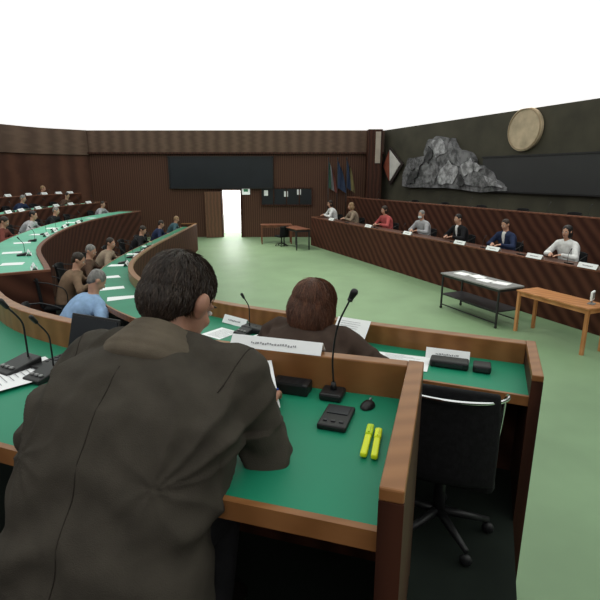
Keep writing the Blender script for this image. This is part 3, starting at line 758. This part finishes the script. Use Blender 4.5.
sit(fourth,18.9,'person in charcoal with fair hair at the far end of topmost row','black chair under the fair haired person, topmost row',top='c_charcoal',hair='h_blond',off=.85)
# dais
spec=[(335,dict(top='c_white',topname='blouse',hair='h_dark',style='long'),'dark haired person in white at the far end of the dais'),
(356,dict(top='c_beige',topname='blouse',hair='h_blond',style='long'),'fair haired woman in beige at the dais beside the pink jacket'),
(385,dict(top='c_pink',hair='h_dark',style='long'),'woman in a pink red jacket at the dais'),
(421,dict(top='c_ltgrey',hair='h_grey',mask=True),'grey haired man in light grey jacket wearing a mask at the dais'),
(459,dict(top='c_black',hair='h_black',inner='c_white'),'man in black suit and white shirt at the dais'),
(503,dict(top='c_navy',hair='h_dark',inner='c_white'),'man in navy suit with open white shirt at the dais'),
(561,dict(top='c_white',topname='blouse',hair='h_black',style='long'),'long dark haired woman in white blouse nearest on the dais')]
for px,k,lab in spec:
    q,nn,z=row_px(dais,px,.98); fl=z-dais.drop+.002
    person(lab,(q.x,q.y,fl),face(nn)+random.uniform(-.25,.25),sc=1.05,lean=.12,pitch=random.uniform(.05,.35),yaw=random.uniform(-.3,.3),wl=(-.10,.42,.79),wr=(.12,.40,.79),kx=1.1,**k)
    chair(Vector((q.x,q.y,fl))+nn*.06,face(nn),'black chair behind the dais under the '+lab.split(' at the')[0].replace(' nearest on the dais','').replace(' wearing a mask',''))
for px,l in ((333,'white name card at the far end of the dais desk'),(368,'white name card before the fair haired woman'),(412,'white name card before the man in light grey jacket'),
             (466,'white name card before the man in black suit'),(497,'white name card before the man in navy suit'),(539,'white name card left of the woman in white blouse'),(590,'white name card nearest the right picture edge')):
    rowcard(dais,px,l,None,off=.0,sc=1.45)
for px in (345,378,404,447,487,530,575): rowmic(dais,px,'small microphone on the front dais desk','microphones on front dais')
# empty chairs
for R,ys,l in ((front,(11,14),'empty black chair behind the front desk on the left'),(second,(7.2,9.8,16.2),'empty black chair behind the pale green desk row'),(third,(9,11,17),'empty black chair in the third row on the left'),(upper,(18,16.5,15,13.5,12,10.5),'empty chair behind the upper dais desk')):
    for y in ys:
        q,nn,z=row_y(R,y,R.depth+.38); chair((q.x,q.y,z-R.drop+.002),face(nn),l,l+'s')
# ---------------------------------------------------------------- foreground desk items
DZ=2.15-.13+.001
t=thing('gooseneck_microphone','large black gooseneck microphone standing on near desk right of name card','microphone',(.118,1.595,DZ),NR)
bm=NB(); box(bm,(0,0,.014),(.082,.085,.028)); obj('base',bm,M['black'],t,bevel=.008)
bm=NB(); tube(bm,[(0,.01,.022),(0,.01,.055)],[.014,.008],12); obj('socket',bm,M['black'],t,smooth=True)
bm=NB(); tube(bm,crom([(0,.01,.05),(-.005,.012,.15),(.012,.012,.27),(.055,.0,.37)],8),.0034,10); obj('stem',bm,M['black'],t,smooth=True)
bm=NB(); cap_(bm,(.057,0,.374),(.070,-.008,.398),.009,.0135,14); obj('microphone_head',bm,M['black'],t,smooth=True)
bm=NB(); tube(bm,[(.054,.0005,.366),(.058,-.001,.375)],.0095,14); obj('ring',bm,M['steel'],t,smooth=True)
t=thing('conference_unit','flat black conference control unit lying below the tall microphone','control unit',(.120,1.425,DZ),NR)
bm=NB(); box(bm,(0,0,.010),(.095,.15,.02)); b0=obj('case',bm,M['black'],t,bevel=.006)
bm=NB(); box(bm,(0,.03,.021),(.07,.05,.003)); obj('display',bm,M['screen'],t)
for i in range(3):
    bm=NB(); box(bm,(-.026+.026*i,-.045,.0215),(.014,.010,.004)); obj('key',bm,M['steel'],t,bevel=.001)
t=thing('computer_mouse','small black mouse beside the tall microphone','mouse',(.235,1.52,DZ),NR-.3)
bm=NB(); ell(bm,(0,0,.0),(.024,.035,.022)); bmesh.ops.bisect_plane(bm,geom=bm.verts[:]+bm.edges[:]+bm.faces[:],plane_co=(0,0,0.001),plane_no=(0,0,-1),clear_outer=True)
obj('shell',bm,M['black'],t,smooth=True)
bm=NB(); tube(bm,[(-.003,.02,.019),(.003,.02,.019)],.007,10); obj('wheel',bm,M['grey'],t)
t=thing('desk_speaker','low black speaker box behind the near name card','speaker',(-.03,1.645,DZ),NR)
bm=NB(); box(bm,(0,0,.022),(.14,.07,.044)); obj('case',bm,M['black'],t,bevel=.006)
bm=NB()
for i in range(6): box(bm,(0,-.03+.01*i,.045),(.10,.004,.003))
obj('grille',bm,M['steel'],t)
def marker(p0,p1,label,cap):
    a=P(*p0,DZ+.012);b=P(*p1,DZ+.012); L_=(a-b).length
    t=thing('highlighter',label,'highlighter',(b.x,b.y,DZ+.011),math.atan2(-(a-b).x,(a-b).y),'highlighters')
    bm=NB(); box(bm,(0,L_*.33,0),(.020,L_*.62,.015)); obj('barrel',bm,M['yellow'],t,bevel=.005)
    bm=NB(); box(bm,(0,L_*.82,0),(.022,L_*.34,.017)); c_=obj('cap',bm,M[cap],t,bevel=.005)
    bm=NB(); box(bm,(0,L_*.8,.011),(.005,L_*.26,.003)); obj('clip',bm,M[cap],c_)
marker((371,425),(363,456),'yellow highlighter lying left of its pair on near desk','yellowcap')
marker((379,429),(374,458),'yellow highlighter lying against the orange wood end panel','yellow')
def sheet(c,sz,rz,label,lines=True,z=DZ,name='paper_sheet',tilt=0,group=None,ry=0):
    t=thing(name,label,'paper',(c[0],c[1],z),rz,rx=tilt,group=group); t.rotation_euler.y=ry
    bm=NB(); g=bmesh.ops.create_grid(bm,x_segments=6,y_segments=8,size=.5)
    for v in bm.verts:
        v.co.x*=sz[0]; v.co.y*=sz[1]; v.co.z=.001+.006*abs(v.co.x/sz[0])**2*abs(math.sin(v.co.y*9+rz))
    o=obj('sheet',bm,M['paper'],t,smooth=True)
    if lines:
        bm=NB(); rnd=random.Random(int(sz[0]*999+c[0]*77))
        n=12
        for i in range(n):
            w=sz[0]*.72*rnd.uniform(.5,1); y=sz[1]*(.38-.76*i/(n-1)); box(bm,(-(sz[0]*.72-w)/2,y,.0045),(w,sz[1]*.008,.0006))
        obj('print',bm,M['ink'],o)
    return t
c_=P(255,387,DZ+.04)
sheet((c_.x,c_.y,0),(.15,.25),NR+.50,'white sheet held in the right hand of the writing man',z=DZ+.05,tilt=0.32)
sheet((-.36,1.58,0),(.21,.29),NR,'white sheet on near desk partly hidden by the writing man')
c_=P(12,377,DZ)
sheet((c_.x,c_.y,0),(.25,.34),-.75,'white printed sheet on near desk at the left picture edge',z=DZ+.004)
t=thing('pen','dark pen held in the right hand of the writing man','pen',(-.105,1.53,DZ+.035),0)
bm=NB(); tube(bm,[(-.03,.05,-.022),(0.03,-.05,.05)],.004,8); obj('barrel',bm,M['bluepen'],t,smooth=True)
bm=NB(); tube(bm,[(-.037,.062,-.029),(-.03,.05,-.022)],[.001,.004],8); obj('tip',bm,M['chrome'],t,smooth=True)
# laptop
t=thing('laptop','open dark laptop on near desk left of the writing man','laptop',(-.95,1.88,DZ),-.42)
bm=NB(); box(bm,(0,0,.009),(.28,.19,.016)); obj('base',bm,M['black'],t,bevel=.004)
bm=NB()
for j in range(5):
    for i in range(12): box(bm,(-.12+.0218*i,.07-.024*j,.018),(.017,.017,.003))
obj('keyboard',bm,M['steel'],t)
bm=NB(); box(bm,(0,.12,.10),(.28,.008,.17),Matrix.Rotation(-.3,3,'X')); ld=obj('lid',bm,M['black'],t,bevel=.003)
bm=NB(); box(bm,(0,.115,.10),(.26,.003,.15),Matrix.Rotation(-.3,3,'X')); obj('display',bm,M['screen'],ld)
# front desk items
def frontdesk(px,off): q,nn,z=row_px(front,px,off,ymax=6); return q,nn,z-front.lip+.001
q,nn,z=frontdesk(350,.16); sheet(q,(.24,.24),face(nn),'open white document propped upright before the auburn haired woman',z=z+.085,tilt=.75)
q,nn,z=frontdesk(402,.28); sheet(q,(.32,.24),face(nn)+.1,'white notes with writing right of the auburn haired woman',z=z)
q,nn,z=frontdesk(226,.35); sheet(q,(.30,.21),face(nn),'white sheet on front desk beside the head of the writing man',z=z)
q,nn,z=frontdesk(262,.30); sheet(q,(.21,.30),face(nn)-.2,'white sheet on front desk just left of the auburn haired woman',z=z)
for k_,y in enumerate((5.2,5.9,6.9,8.2,9.9,11.6)):
    q,nn,z=row_y(front,y,.3); sheet(q,(.24,.3),face(nn)+.2*(k_%3-1),'white sheet lying on the left stretch of the front desk',z=z-front.lip+.001,lines=False,group='sheets on left front desk')
for k_,y in enumerate((7.3,8.4,9.6,11,12.4,14,15.6)):
    q,nn,z=row_y(second,y,.4); sheet(q,(.24,.3),face(nn)+.2*(k_%3-1),'white sheet lying on the pale green desk row',z=z-second.lip+.001,lines=False,group='sheets on pale green row')
def bbox(px,off,label,w=.2):
    q,nn,z=frontdesk(px,off)
    t=thing('black_box',label,'device',(q.x,q.y,z),face(nn)); bm=NB(); box(bm,(0,0,.022),(w,.1,.044)); obj('case',bm,M['black'],t,bevel=.01); bm=NB(); box(bm,(0,-.052,.022),(w*.7,.004,.018)); obj('front_strip',bm,M['steel'],t)
bbox(256,.18,'low black device on front desk left of the woman')
bbox(450,.24,'low black device behind the right name card on front desk',.22)
bbox(485,.24,'small black device nearest the right end of front desk',.10)
chair((-1.38,1.42,1.272),-.6,'empty black chair left of the writing man')
# ---------------------------------------------------------------- camera, light, world
cam=bpy.data.cameras.new('camera'); cam.sensor_width=36; cam.lens=36*F/600; cam.clip_start=.05; cam.clip_end=200
co=bpy.data.objects.new('camera',cam); COL.objects.link(co); co.location=(0,0,CH); co.rotation_euler=(PI/2-PITCH,0,0)
scene.camera=co
w=bpy.data.worlds.new('world'); scene.world=w; w.use_nodes=True
w.node_tree.nodes['Background'].inputs['Color'].default_value=(.9,.95,1,1); w.node_tree.nodes['Background'].inputs['Strength'].default_value=.3
scene.view_settings.view_transform='Standard'
